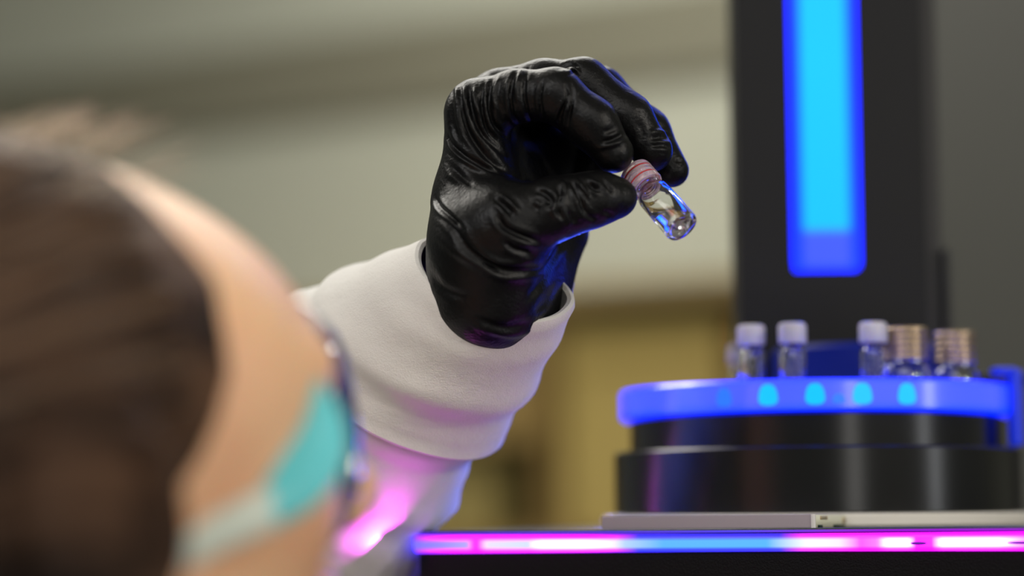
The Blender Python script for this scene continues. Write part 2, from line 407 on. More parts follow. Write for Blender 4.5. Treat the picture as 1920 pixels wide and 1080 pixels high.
slab('top_cover', 0.0006, LEN, .0006, DEP, -.0030, -.0010, M['black'], r=.012, edge=.0007)
# the light strip: round-nosed diffuser following the front edge, in its own frame (X along the front, Z up)
strip_stops = [(0, (.2, .15, 2.5, 1)), (.06, (.35, .28, 4, 1)), (.104, (.5, .42, 5, 1)), (.114, (3, .03, 4, 1)), (.122, (3, .05, 4, 1)), (.135, (.9, .8, 5, 1)), (.205, (.7, .8, 5, 1)), (.225, (3, 1.5, 5, 1)), (.29, (2.5, 1.6, 6, 1)), (.36, (.5, .7, 6, 1)), (.42, (.12, .5, 6, 1)),
               (.58, (.11, .5, 6, 1)), (.645, (1.1, 1.1, 6, 1)), (.69, (1.8, .9, 5, 1)), (.72, (4, .12, 5, 1)), (.745, (4, .25, 5, 1)), (.76, (3, 1.5, 5, 1)), (.79, (3, 1.5, 5, 1)), (.801, (3, .03, 3.5, 1)), (.825, (3.5, .05, 4, 1)), (.84, (3, 1.6, 5, 1)), (.92, (3, 1.5, 5, 1)), (.97, (3.5, .1, 4, 1)), (1, (3.5, .02, 4, 1))]
edge_stops = [(0, lin(110, 80, 255)), (.08, (.5, .02, 1.0, 1)), (.3, (.45, .01, .8, 1)), (.38, (.05, .04, .5, 1)), (.60, (.06, .03, .5, 1)), (.68, (.5, .01, .8, 1)), (1, (.6, .0, .9, 1))]
strip_stops = [s for s in strip_stops]
SM = emit_ramp('strip_diffuser', strip_stops, 'X', 0.0, .262, 1.0, across=('Z', -.0101, -.0030, [(0, (0, 0, 0, 1)), (.16, (.1, .1, .1, 1)), (.30, (1, 1, 1, 1)), (.62, (1, 1, 1, 1)), (.80, (0, 0, 0, 1)), (1, (0, 0, 0, 1))], [(p_, (c_[0]*(5 if c_[0] > .3 else 1), c_[1], c_[2]*4, 1)) for p_, c_ in edge_stops]))
bm = bmesh.new(); prof = []
for k in range(13):
    a = math.radians(-90 + 180*k/12); prof.append((-math.cos(a)*.0012, -.00655 + math.sin(a)*.00345))
path = [(u, .006) for u in (LEN, )]
pts2 = [(LEN, 0, 0, -1)] + [(.30, 0, 0, -1), (.15, 0, 0, -1)]
R_ = .012
for k in range(9):
    a = math.radians(270 - 90*k/8); pts2.append((R_+R_*math.cos(a), R_+R_*math.sin(a), math.cos(a), math.sin(a)))
pts2.append((0, DEP, -1, 0))
rings = []
for (u, v, nu, nv) in pts2: rings.append([(u - nu*pu, v - nv*pu, pz) for pu, pz in prof])
# inner wall of the diffuser
rings = [r + [(u - nu*.004, v - nv*.004, prof[-1][1]), (u - nu*.004, v - nv*.004, prof[0][1])] for r, (u, v, nu, nv) in zip(rings, pts2)]
bm = loft(rings, True, True)
st = obj('light_strip', bm, SM, IN, True)
st.matrix_parent_inverse = Matrix.Translation(IN.location).inverted()
st.matrix_basis = Matrix.Translation((c0.x, c0.y, CAMZ)) @ Matrix.Rotation(IY, 4, 'Z')
for u, w in ((.2110, .007), (.2495, .012)):
    bm = bmesh.new()
    bmesh.ops.create_uvsphere(bm, u_segments=16, v_segments=8, radius=1, matrix=Matrix.Translation((u, -.0008, -.0071)) @ Matrix.Diagonal((w/2, .0009, .0007, 1)))
    o = obj('strip_clip', bm, M['clipmag'], IN); o.matrix_parent_inverse = st.matrix_parent_inverse.copy(); o.matrix_basis = st.matrix_basis.copy()

# metal plate lying on the cover, its near corner almost in focus
pc = Vector((.1168, .936, 0)); rel = pc - c0; pu, pv = rel.dot(d_), rel.dot(b_)
slab('metal_plate', pu-.0874, pu, pv, pv+.115, -.0010, .0042, M['plate'], r=.0006, seg=2, edge=.0003)
slab('plate_edge_strip', pu-.0016, pu+.0002, pv-.0002, pv+.0010, -.0010, .0043, M['plateedge'], r=.0003, seg=2, edge=0)
for (a, b2, z0, z1, m, nm) in ((.0012, .1138, -.0009, .0041, 'plateendlit', 'lit_end_face'), (.004, .012, -.0009, .0001, 'slot', 'slot'), (.030, .050, -.0009, .0002, 'slot', 'slot'), (.008, .020, .0022, .0036, 'adhesive', 'adhesive_patch'), (.046, .110, .0006, .0030, 'adhesive', 'adhesive_patch')):
    slab(nm, pu-.0001, pu+(.0001 if nm == 'lit_end_face' else .00025), pv+a, pv+b2, z0, z1, M[m], r=.0001, seg=1, edge=0)

# carousel: parts share one frame on the axis
def part(name, bm, m, parent=IN, smooth=True, z=CAMZ):
    o = obj(name, bm, m, parent, smooth)
    if parent is IN: o.location = (0, 0, CAMZ - IN.location.z)
    return o
part('base_disc', lathe([(0, -.001), (.0945, -.001), (.0955, 0), (.0955, .0038), (.0945, .0048), (0, .0048)], 128, closed=False), M['disc'])
part('lower_drum', lathe([(0, .0048), (.0895, .0048), (.0902, .0055), (.0902, .0318), (.0892, .0328), (0, .0328)], 128, closed=False), M['blackgloss'])
part('upper_drum', lathe([(0, .0328), (.0828, .0328), (.0828, .0462), (.0810, .0474), (0, .0474)], 128, closed=False), M['blackgloss'])
part('vial_deck', lathe([(0, .0474), (.0795, .0474), (.0795, .0530), (0, .0530)], 128, closed=False), M['black'])
RG = emit_ramp('blue_lit_ring', [(0, (.0, .05, 4, 1)), (.14, (.0, .07, 4, 1)), (.3, (.03, .085, 4, 1)), (.8, (.03, .085, 4, 1)), (.93, (.0, .06, 4, 1)), (1, (.0, .04, 4, 1))], 'Z', .0474, .0606, 1.0)
b = RG.node_tree.nodes['Principled BSDF']; b.inputs['Base Color'].default_value = lin(70, 74, 120); b.inputs['Roughness'].default_value = .22; b.inputs['Specular IOR Level'].default_value = .8; b.inputs['Coat Weight'].default_value = .8; b.inputs['Coat Roughness'].default_value = .12
ring = part('light_ring', lathe([(.0800, .0474), (.0862, .0474), (.0872, .0484), (.0872, .0592), (.0860, .0606), (.0800, .0606)], 160), RG)
LIT = mat('lit_cyan_window', lin(10, 60, 100), .3, emis=(.0, .56, 5.0, 1), es=1.0)
DIM = mat('dim_blue_window', lin(30, 70, 160), .3, emis=(.02, .17, 1.5, 1), es=1.0)
def dome(a_deg, w, h, z0, m, nm='led_window'):
    """domed window standing 0.3 mm proud of the ring's rim; a_deg measured from the side that faces the camera"""
    bm = bmesh.new(); prof = []
    for k in range(28):
        t = 2*math.pi*k/28; c, sn = math.cos(t), math.sin(t); ex = .62 if sn > 0 else .8
        x = math.copysign(abs(c)**.75, c)*w/2; z = math.copysign(abs(sn)**ex, sn)
        prof.append((x*(1-.16*max(0, z)), z0 + h*.32 + z*(h*.68 if z > 0 else h*.32)))
    fr, bk = [], []
    for x, z in prof:
        a = math.radians(-90 + a_deg) + x/.0872
        for R2, L in ((.08755, fr), (.0868, bk)): L.append(bm.verts.new((R2*math.cos(a), R2*math.sin(a), z)))
    bm.faces.new(fr); bm.faces.new(list(reversed(bk))); n = len(fr)
    for j in range(n): bm.faces.new((fr[j], bk[j], bk[(j+1) % n], fr[(j+1) % n]))
    bmesh.ops.recalc_face_normals(bm, faces=bm.faces)
    return obj(nm, bm, m, ring, True)
for i in range(28):
    a = -19.8 + 12.857*i
    if i in (0, 1, 2, 3): dome(a, .0082, .0088, .0496, LIT)
    elif i == 27: dome(a, .0070, .0078, .0496, DIM)
dome(-.6, .0052, .0040, .0500, DIM, 'dim_window')
# blue hub, side block and the blue clip hanging over the rim
hb = part('hub', lathe([(0, .0530), (.043, .0530), (.043, .0580), (.041, .0600), (.041, .0780), (.039, .0800), (0, .0800)], 96, closed=False), M['hub'])
hb.location.x = .024; hb.location.y = .012
def ibox(name, c, s, m, rz=0, bw=.0012, parent=IN):
    bm = bmesh.new(); box(bm, (0, 0, 0), s); o = bev(obj(name, bm, m, parent, True), bw, 3)
    o.location = (c[0]-CC.x, c[1]-CC.y, c[2]+CAMZ-IN.location.z); o.rotation_euler = (0, 0, rz); return o
q = PY(1862, 700, 1.09); ibox('clip_arm', (q.x+.002, 1.075, .0645), (.022, .012, .0045), M['black'])
q = PY(1886, 775, 1.07); ibox('rim_clip', (CC.x+.0828, 1.045, .0501), (.0050, .010, .0334), M['clip'])
ibox('rim_clip_hook', (CC.x+.0780, 1.045, .0662), (.0100, .010, .0030), M['clip'])
# tower with its recessed light window
tx0, tx1 = PY(1384, 400, 1.112).x, PY(1737, 400, 1.112).x
def tower():
    TZ0, TZ1 = .0530, .46; w = tx1-tx0; xc = (tx0+tx1)/2
    t = part('tower', bmesh.new(), None)
    me = t.data; bm = bmesh.new()
    # front face has an opening for the window
    wx0, wx1 = PY(1487, 400, 1.112).x - CC.x, PY(1610, 400, 1.112).x - CC.x
    wz0 = PY(1548, 508, 1.112).z - CAMZ; wz1 = .44; y0, y1 = 1.112-CC.y, 1.149-CC.y
    X0, X1 = tx0-CC.x, tx1-CC.x
    for (a, b, z0, z1) in ((X0, wx0, TZ0, TZ1), (wx1, X1, TZ0, TZ1), (wx0, wx1, TZ0, wz0), (wx0, wx1, wz1, TZ1)):
        box(bm, ((a+b)/2, y0+.005, (z0+z1)/2), (b-a, .010, z1-z0))
    bmesh.ops.remove_doubles(bm, verts=bm.verts, dist=1e-5)
    box(bm, ((X0+X1)/2, (y0+.010+y1)/2, (TZ0+TZ1)/2), (X1-X0, y1-y0-.010, TZ1-TZ0))
    bm.to_mesh(me); bm.free(); me.materials.append(M['towerblack'])
    # window: diffuser set 2 mm back, rounded lower corners
    r = .004; pts = [(wx0-.0005, wz1), (wx1+.0005, wz1)]
    for k in range(7):
        a = math.radians(0 - 90*k/6); pts.append((wx1-r+r*math.cos(a)+.0004, wz0+r+r*math.sin(a)))
    for k in range(7):
        a = math.radians(270 - 90*k/6); pts.append((wx0+r+r*math.cos(a)-.0004, wz0+r+r*math.sin(a)))
    pts = [(x, z+.0) for x, z in pts]
    bm = bmesh.new(); fr = [bm.verts.new((x, y0-.0006, z)) for x, z in pts]; bk = [bm.verts.new((x, y0+.006, z)) for x, z in pts]
    bm.faces.new(fr); bm.faces.new(list(reversed(bk)))
    for j in range(len(fr)): bm.faces.new((fr[j], bk[j], bk[(j+1) % len(fr)], fr[(j+1) % len(fr)]))
    bmesh.ops.recalc_face_normals(bm, faces=bm.faces)
    blue = (.0, .05, 5, 1); vio = (.055, .11, 5, 1); cy = (.0, .58, 9.0, 1)
    m = emit_ramp('tower_diffuser', [(0, blue), (.02, vio), (.085, vio), (.105, cy), (.5, (.0, .62, 9, 1)), (1, cy)], 'Z', wz0, wz0+.20, 1.0,
                  across=('X', wx0, wx1, [(0, (0, 0, 0, 1)), (.10, (0, 0, 0, 1)), (.20, (1, 1, 1, 1)), (.80, (1, 1, 1, 1)), (.92, (0, 0, 0, 1)), (1, (0, 0, 0, 1))], blue))
    obj('light_window', bm, m, t, False)
    bm = bmesh.new(); xs = X1+.0042
    box(bm, (xs, y0+.022, (TZ0+TZ1)/2), (.0084, .026, TZ1-TZ0)); bev(obj('side_panel', bm, M['towergrey'], t, False), .001)
    bm = lathe([(0, .055), (.0022, .055), (.0022, .128), (0, .128)], 16, closed=False); bmesh.ops.translate(bm, verts=bm.verts, vec=(X1+.0096, y0+.006, 0)); obj('guide_rod', bm, M['black'], t)
    return t
tower()

# ------------------------------------------------------------------ vials
def vial(name, label, group=None, held=False):
    """2 ml screw vial, base at z=0, 32 mm tall"""
    r = empty(name, label, 'vial', group)
    R0 = .0059
    prof = [(0, 0), (R0-.0008, 0), (R0-.0002, .0004), (R0, .0011), (R0, .0188), (R0-.0003, .0201), (R0-.0014, .0214), (.0042, .0222), (.0040, .0230), (.0040, .0236),
            (.0044, .0242), (.0040, .0250), (.0044, .0260), (.0040, .0270), (.0043, .0280), (.0043, .0290),
            (.0027, .0290), (.0027, .0222), (.0036, .0212), (R0-.0015, .0200), (R0-.0010, .0186), (R0-.0010, .0022), (R0-.0016, .0013), (.0016, .0010), (0, .0016)]
    obj('glass_body', lathe(prof, 64, closed=False), M['glass'], r)
    cp = [(.0046, .0232), (.0057, .0232), (.0060, .0238)]
    if held:
        for k in range(4):
            z = .0242 + k*.0019; cp += [(.0060, z), (.0060, z+.0011), (.0055, z+.0013), (.0055, z+.0017)]
        cp += [(.0058, .0318), (.0054, .0322), (.0028, .0322), (.0028, .0296), (.0046, .0294)]
        obj('cap', lathe(cp, 64), M['capclear'], r)
        obj('septum', lathe([(0, .0291), (.0040, .0291), (.0040, .0295), (.0027, .0300), (.0027, .0310), (0, .0310)], 48, closed=False), M['red'], r)
        for z in (.0256, .0294): obj('seal_ring', lathe([(.0052, z), (.00585, z), (.00585, z+.00035), (.0052, z+.00035)], 64), M['red'], r)
    else:
        cp += [(.0060, .0300), (.0055, .0314), (.0046, .0318), (.0026, .0318), (.0026, .0300), (.0046, .0296)]
        obj('cap', lathe(cp, 48), M['capmilk'], r)
        obj('septum', lathe([(0, .0292), (.0040, .0292), (.0026, .0298), (.0026, .0312), (0, .0312)], 32, closed=False), M['white'], r)
    return r
def copy_tree(o, parent=None):
    c = o.copy(); C.objects.link(c)
    if parent is not None: c.parent = parent
    for ch in o.children: copy_tree(ch, c)
    return c
DECK = CAMZ + .0530
v0 = vial('sample_vial', 'clear glass vial with milky cap, leftmost of the row on the blue-lit carousel', 'small capped vials on the carousel')
def polar(deg, r): a = math.radians(deg-90); return Vector((CC.x + r*math.cos(a), CC.y + r*math.sin(a), DECK))
v0.location = polar(-28.6, .0715)
for deg, r, lab in ((-14.0, .0730, 'clear glass vial with milky cap, standing above the second lit window of the carousel'),
                    (12.9, .0730, 'clear glass vial with milky cap, alone between the empty slot and the threaded vials')):
    v = copy_tree(v0); v.location = polar(deg, r); v['label'] = lab; v.rotation_euler.z = deg*.1
v = copy_tree(v0); v.location = PY(1392, 700, 1.135).xy.to_3d() + Vector((0, 0, DECK)); v['label'] = 'blurred vial with milky cap behind the leftmost vial, by the tower'
# seat in the deck for the back vial is the deck itself (radius check keeps it on the disc)
def threaded(label, loc):
    r = empty('threaded_vial', label, 'vial', 'open threaded vials on the carousel', loc=loc)
    prof = [(0, 0), (.0100, 0), (.0108, .0010), (.0108, .0098), (.0100, .0122), (.0084, .0142), (.0076, .0152)]
    for k in range(5):
        z = .0160 + k*.0028; prof += [(.0076, z), (.0077, z+.0007), (.0077, z+.0013), (.0076, z+.0020)]
    prof += [(.0077, .0300), (.0066, .0300), (.0064, .0155), (.0088, .0125), (.0096, .0098), (.0096, .0022), (.0088, .0014), (0, .0012)]
    obj('glass_body', lathe(prof, 64, closed=False), M['glass'], r)
    cp = [(.0084, .0158)]
    for k in range(5):
        z = .0158 + k*.0028
        for t in range(7): a = math.pi*t/6; cp.append((.0087 + .0009*math.sin(a), z + .0014 - .0013*math.cos(a)))
    cp += [(.0088, .0300), (.0080, .0302), (.0078, .0296)]
    obj('ridged_collar', lathe(cp, 64, closed=False), M['collar'], r)
    return r
q = PY(1699, 700, 1.015); threaded('wide vial with ridged collar, the left of two such on the carousel', (q.x, 1.015, DECK))
q = PY(1790, 700, 1.040); threaded('wide vial with ridged collar, the right of two, beside the blue clip', (q.x, 1.040, DECK))

# the vial in the fingers
hv = vial('held_vial', 'small clear glass vial with red-ringed cap held between gloved thumb and fingers', None, held=True)
base = P(1280, 427, .903); sh = P(1207, 343, .919)
axis = (sh-base).normalized()                       # from the base towards the cap
hv.location = base; hv.rotation_mode = 'QUATERNION'; hv.rotation_quaternion = axis.to_track_quat('Z', 'Y'); hv.scale = (1.13, 1.13, 1.06)
HM = Matrix.Translation(base) @ hv.rotation_quaternion.to_matrix().to_4x4()
bm = lathe([(0, .0014), (.0016, .0009), (.0041, .0012), (.00480, .0022), (.00500, .0030), (.00500, .0150), (0, .0150)], 64, closed=False)
bmesh.ops.holes_fill(bm, edges=bm.edges)
inv = HM.inverted(); surf_pt = inv @ (base + axis*.0080); nrm = (inv.to_3x3() @ Vector((.10, 0, 1))).normalized()
g = bmesh.ops.bisect_plane(bm, geom=bm.verts[:]+bm.edges[:]+bm.faces[:], plane_co=surf_pt, plane_no=nrm, clear_outer=True)
bmesh.ops.holes_fill(bm, edges=[e for e in g['geom_cut'] if isinstance(e, bmesh.types.BMEdge)])
bmesh.ops.recalc_face_normals(bm, faces=bm.faces)
obj('liquid', bm, M['liquid'], hv, True)

# ------------------------------------------------------------------ person
PE = empty('person', 'brown-haired person in white lab coat and black glove, holding up a vial', 'person', loc=(-.30, .75, 0))

# --- the gloved left hand: joints given as (pixel x, pixel y, mm behind the vial plane, radius mm)
HD = .92; MM = .001
def J(x, y, dz, r): return (P(x, y, HD + dz*MM), r*MM)
chains = {
 'index':  [J(902, 204, 6, 11.2), J(968, 180, 1, 9.6), J(1042, 178, -3, 9.7), J(1110, 232, -5, 9.4), J(1150, 287, -5, 7.7)],
 'middle': [J(948, 178, 25, 10.6), J(1020, 160, 20, 9.6), J(1094, 156, 15, 9.4), J(1176, 222, 12, 9.4), J(1222, 283, 11, 8.1)],
 'ring':   [J(975, 180, 46, 9.8), J(1050, 160, 40, 9.2), J(1125, 170, 34, 9.0), J(1212, 246, 29, 8.6), J(1259, 319, 25, 6.9)],
 'little': [J(960, 225, 64, 9.5), J(1035, 222, 60, 9.2), J(1100, 250, 54, 9.0), J(1105, 310, 48, 8.6), J(1085, 345, 44, 7.4)],
 'thumb':  [J(905, 452, -4, 17), J(962, 420, -12, 15), J(1040, 392, -14, 11.6), J(1090, 379, -13, 10.2), J(1124, 371, -12, 9.5), J(1157, 371, -10, 7.7)],
}
palm = [(J(905, 545, 6, 20), J(890, 215, 7, 11.2)), (J(925, 545, 20, 19), J(912, 200, 26, 11.0)), (J(950, 548, 36, 18), J(935, 205, 46, 10.5)),
        (J(975, 555, 48, 16), J(950, 240, 62, 10.0)), (J(920, 555, 2, 19), J(930, 440, -6, 17)), (J(985, 555, 38, 17), J(1050, 440, 40, 11)), (J(950, 470, 26, 20), J(980, 330, 40, 14)),
        (J(885, 380, 8, 14), J(900, 480, 4, 18)), (J(1010, 400, 46, 17), J(1030, 300, 54, 15)), (J(1030, 300, 54, 15), J(1000, 240, 60, 12))]
fore = [(J(925, 550, 18, 23), J(905, 600, 26, 23)), (J(905, 600, 26, 23), J(850, 680, 44, 23)), (J(940, 560, 34, 20), J(915, 640, 44, 20))]
def hand_f(p):
    d = None
    for a, b in palm + fore:
        v = cone(p, a[0], b[0], a[1], b[1]); d = v if d is None else smin(d, v, .010)
    for nm, ch in chains.items():
        f = None
        for a, b in zip(ch, ch[1:]):
            v = cone(p, a[0], b[0], a[1], b[1]); f = v if f is None else smin(f, v, .004)
        # blend wide near the knuckle, almost none near the tips so fingers stay apart
        k0 = np.linalg.norm(p - np.array(ch[0][0], np.float32), axis=-1)
        if nm == 'thumb': k = np.clip(.016 - (k0-.012)*.45, .0012, .016)
        else: k = np.clip(.009 - (k0-.010)*.45, .0010, .009)
        d = smin(d, f, k)
    return d
pts = [q for ch in chains.values() for q in ch] + [q for a in palm+fore for q in a]
lo = np.min([np.array(p)-r for p, r in pts], 0)-.004; hi = np.max([np.array(p)+r for p, r in pts], 0)+.004
V, Q = mesh_sdf(hand_f, lo, hi, .00062, 'glove')
# folds of the nitrile: (polyline in the picture's pixels, depth mm, half-width mm, fade at both ends, side) pressed into the camera-facing skin
N = vnormals(V, Q)
Vc = (V - np.array((0, 0, CAMZ))) @ np.array(CR); Px = 960 + F*Vc[:, 0]/(-Vc[:, 2]); Py = 540 - F*Vc[:, 1]/(-Vc[:, 2]); dep = -Vc[:, 2]
folds = [
 # index: rings on the first phalanx and at the middle joint
 ([(912, 150), (903, 190), (912, 240), (940, 275)], .9, .9), ([(925, 140), (915, 185), (925, 230), (955, 262)], 1.0, .9), ([(938, 140), (926, 180), (935, 220)], -.5, .8),
 ([(968, 128), (957, 170), (962, 215), (985, 240)], .9, .8), ([(980, 124), (968, 165), (974, 205)], -.6, .7), ([(992, 124), (982, 165), (990, 215), (1005, 235)], .8, .8),
 ([(1018, 150), (1012, 185), (1020, 228)], .7, .7), ([(1060, 160), (1064, 185), (1050, 215), (1048, 240)], .8, .7), ([(1068, 185), (1060, 215), (1058, 250)], -.8, .7), ([(1074, 150), (1072, 190), (1064, 230)], .6, .8),
 ([(1128, 268), (1150, 262), (1172, 250)], .7, 1.0), ([(1120, 280), (1140, 272), (1170, 262)], -.3, 1.2), ([(1130, 250), (1155, 240)], .3, 1.2),
 # middle finger
 ([(1048, 130), (1070, 120), (1085, 126)], .8, .8), ([(1060, 138), (1078, 130), (1086, 140)], -.7, .7), ([(1220, 262), (1240, 258), (1258, 262)], .6, 1.0), ([(1218, 275), (1238, 272), (1262, 276)], .5, .9), ([(1215, 250), (1235, 246), (1252, 250)], -.4, .9),
 ([(1195, 225), (1205, 250), (1200, 270)], .3, 1.4),
 # ring finger tip
 ([(1268, 300), (1282, 305)], .4, .9),
 # knuckle side of the hand
 ([(862, 165), (868, 215), (885, 260), (930, 310), (985, 340)], .9, 1.2), ([(878, 160), (882, 200), (900, 245), (950, 295)], .9, 1.1), ([(846, 180), (850, 230), (862, 270)], .5, 1.1), ([(892, 158), (890, 190), (905, 225)], -.7, .9),
 ([(855, 160), (858, 200)], -.5, .9), ([(870, 160), (874, 200)], -.5, .9),
 ([(838, 245), (850, 275), (890, 305), (950, 330), (1000, 338)], .9, 1.0), ([(836, 258), (860, 290), (920, 325)], -.5, 1.1), ([(840, 305), (870, 335), (890, 350)], .45, 1.3), ([(838, 325), (865, 345)], -.3, 1.2),
 # wrist side crease and the ball of the thumb
 ([(815, 360), (822, 385), (850, 410), (868, 430)], 1.2, 1.0), ([(818, 395), (850, 425), (880, 470), (930, 500), (1000, 505)], .7, 1.6), ([(812, 430), (850, 470), (900, 500)], -.4, 2.0),
 ([(925, 370), (945, 385), (960, 405)], .8, 1.2), ([(935, 365), (958, 382), (972, 400)], -.6, 1.1), ([(930, 395), (945, 425), (985, 445), (1020, 455)], .9, 1.3), ([(945, 450), (965, 468), (1000, 475)], .8, 1.2), ([(900, 480), (940, 510), (1000, 508), (1030, 495)], .8, 1.4),
 ([(890, 460), (925, 490), (975, 492), (1030, 478)], -.5, 1.5), ([(1000, 358), (1020, 362), (1035, 380), (1020, 392)], .9, 1.1), ([(1002, 375), (1015, 388)], -.6, 1.2),
 ([(1042, 345), (1050, 365), (1046, 395), (1060, 415)], .9, 1.0), ([(1052, 340), (1060, 352), (1056, 368)], -.9, .9), ([(1068, 335), (1078, 352), (1088, 375), (1095, 400)], .9, .9), ([(1078, 333), (1098, 360), (1104, 372)], -.9, .7),
 ([(1105, 340), (1112, 352), (1128, 358)], .8, .9), ([(1100, 332), (1118, 345), (1122, 340)], -.7, .8), ([(1128, 335), (1140, 350), (1150, 362)], .5, .9), ([(1090, 385), (1105, 405), (1120, 414)], .6, 1.0), ([(1065, 395), (1080, 420)], .6, 1.0),
 ([(1130, 395), (1150, 404)], .4, 1.0),
 # wrist
 ([(800, 500), (830, 540), (880, 560)], .5, 1.8), ([(1010, 520), (1040, 480), (1055, 450)], .8, 1.3), ([(990, 560), (1015, 530), (1030, 500)], .7, 1.3), ([(1000, 590), (1030, 560), (1050, 520)], .7, 1.4), ([(880, 590), (940, 615), (1000, 600)], .6, 1.6), ([(900, 610), (960, 628), (1010, 612)], -.5, 1.5),
]
disp = np.zeros(len(V)); facing = np.clip(-(N @ np.array(CR @ Vector((0, 0, -1)))), 0, 1)**.5
for poly, amp, wmm in folds:
    amp *= 1.6; wmm *= .88
    P2 = np.array([tuple(q)[:2] for q in smooth_pts([(x, y, 0) for x, y in poly], 6)])
    x0, y0 = P2.min(0)-30; x1, y1 = P2.max(0)+30
    sel = np.where((Px > x0) & (Px < x1) & (Py > y0) & (Py < y1) & (facing > .05) & (dep < HD+.05))[0]
    if not len(sel): continue
    pp = np.stack([Px[sel], Py[sel]], 1); best = np.full(len(sel), 1e9); bt_ = np.zeros(len(sel)); n = len(P2)-1; sd = np.zeros(len(sel))
    for i in range(n):
        a, b = P2[i], P2[i+1]; ab = b-a; t = np.clip(((pp-a)@ab)/(ab@ab+1e-9), 0, 1); dv = pp-a-t[:, None]*ab; d = np.hypot(dv[:, 0], dv[:, 1])
        m = d < best; best[m] = d[m]; bt_[m] = (i+t[m])/n; sd[m] = np.sign(ab[0]*dv[m, 1]-ab[1]*dv[m, 0])
    dmm = best/4.9; fade = np.clip(np.minimum(bt_, 1-bt_)*4, .12, 1)
    g = np.exp(-(dmm/wmm)**2) - .45*np.exp(-((sd*dmm-1.9*wmm)/(wmm*1.1))**2) - .25*np.exp(-((-sd*dmm-2.1*wmm)/(wmm*1.2))**2)
    disp[sel] -= amp*MM*g*fade*facing[sel]
# loose low waves everywhere (the far side too)
q = V*1000
wv = np.sin(q[:, 0]*.21+2*np.sin(q[:, 2]*.11+1.3)) * np.sin(q[:, 1]*.19+1.7*np.sin(q[:, 0]*.09)) + .6*np.sin(q[:, 2]*.33+2.2*np.sin(q[:, 1]*.13+q[:, 0]*.05))
disp += wv*.00010
V = V + N*disp[:, None]
link('glove', vq_mesh('glove', V, Q), M['glove'], PE, True, True)

# --- sleeve with its turned-up cuff
def ringpts(c, u, n, a, b, k=96, wob=0, seed=0, far=1.0):
    u = Vector(u).normalized(); n = Vector(n).normalized(); v = n.cross(u).normalized(); rnd = random.Random(seed)
    ph = [rnd.uniform(0, 6.28) for _ in range(4)]; out = []
    for i in range(k):
        t = 2*math.pi*i/k
        s = 1 + wob*(.5*math.sin(2*t+ph[0]) + .35*math.sin(3*t+ph[1]) + .25*math.sin(5*t+ph[2]) + .12*math.sin(9*t+ph[3]))
        out.append(Vector(c) + u*(a*s*math.cos(t)) + v*(b*s*math.sin(t)*(far if math.sin(t) > 0 else 1)))
    return out
rimC, rimU, rimN = P(927, 517, .936), Vector((.934, 0, -.358)), Vector((.28, -.62, .73))
hemC, hemU, hemN = P(730, 700, .985), Vector((.822, 0, -.569)), Vector((.495, -.49, .715))
def mixring(t, da=0.0, wob=.02, ext=0.0, seedmix=1):
    c = rimC.lerp(hemC, t) ; u = rimU.lerp(hemU, t); n = rimN.lerp(hemN, t)
    a = .0318 + (.0520-.0318)*(t**.85) + da; b = .0300 + (.0500-.0300)*(t**.85) + da
    return ringpts(c + n.normalized()*ext, u, n, a, b, wob=wob*(.4+.6*t), seed=4, far=min(1, .62+.7*t))
rings = []
def addr(t, da=0, ext=0, wob=.02): rings.append(mixring(t, da, wob, ext))
addr(.35, -.004); addr(.08, -.0030); addr(0, -.0022, .0004); addr(0, -.0008, .0014); addr(0, .0006, .0012); addr(.02, .0014); addr(.06, .0010)
K = 26
for i in range(1, K):
    t = .06 + .92*i/K
    fold = .0022*math.exp(-((t-.60)/.10)**2) - .0016*math.exp(-((t-.78)/.10)**2) + .0009*math.exp(-((t-.25)/.08)**2)
    addr(t, .0006+fold, 0, .02+.012*math.sin(t*9))
addr(.985, .0016); addr(1.0, .0012); addr(1.01, -.0006); addr(1.0, -.0030); addr(.9, -.0036)
obj('turned_cuff', loft(rings), M['knit'], PE, True, True)
# coat sleeve under the turned-up cuff, down to the elbow
path = [(rimC.lerp(hemC, .72), rimU.lerp(hemU, .72), rimN.lerp(hemN, .72), .040), (hemC, hemU, hemN, .0462), (P(668, 822, 1.005), Vector((.8, 0, -.6)), Vector((.52, -.42, .74)), .0490),
        (P(590, 940, 1.03), Vector((.77, 0, -.64)), Vector((.55, -.35, .75)), .0530), (P(480, 1080, 1.05), Vector((.75, 0, -.66)), Vector((.6, -.2, .75)), .057), (P(350, 1210, 1.06), Vector((.75, 0, -.66)), Vector((.7, .1, .7)), .060)]
rings = []
for i in range(len(path)-1):
    for k in range(7):
        t = k/7; A, B = path[i], path[i+1]; c = A[0].lerp(B[0], t); r = A[3]+(B[3]-A[3])*t
        r += .0012*math.sin((i+t)*7.3) + .0009*math.sin((i+t)*13)
        rings.append(ringpts(c, A[1].lerp(B[1], t), A[2].lerp(B[2], t), r, r, wob=.03, seed=9))
A = path[-1]; rings.append(ringpts(A[0], A[1], A[2], A[3], A[3], wob=.03, seed=9))
obj('coat_sleeve', loft(rings, False, True), M['cloth'], PE, True, True)

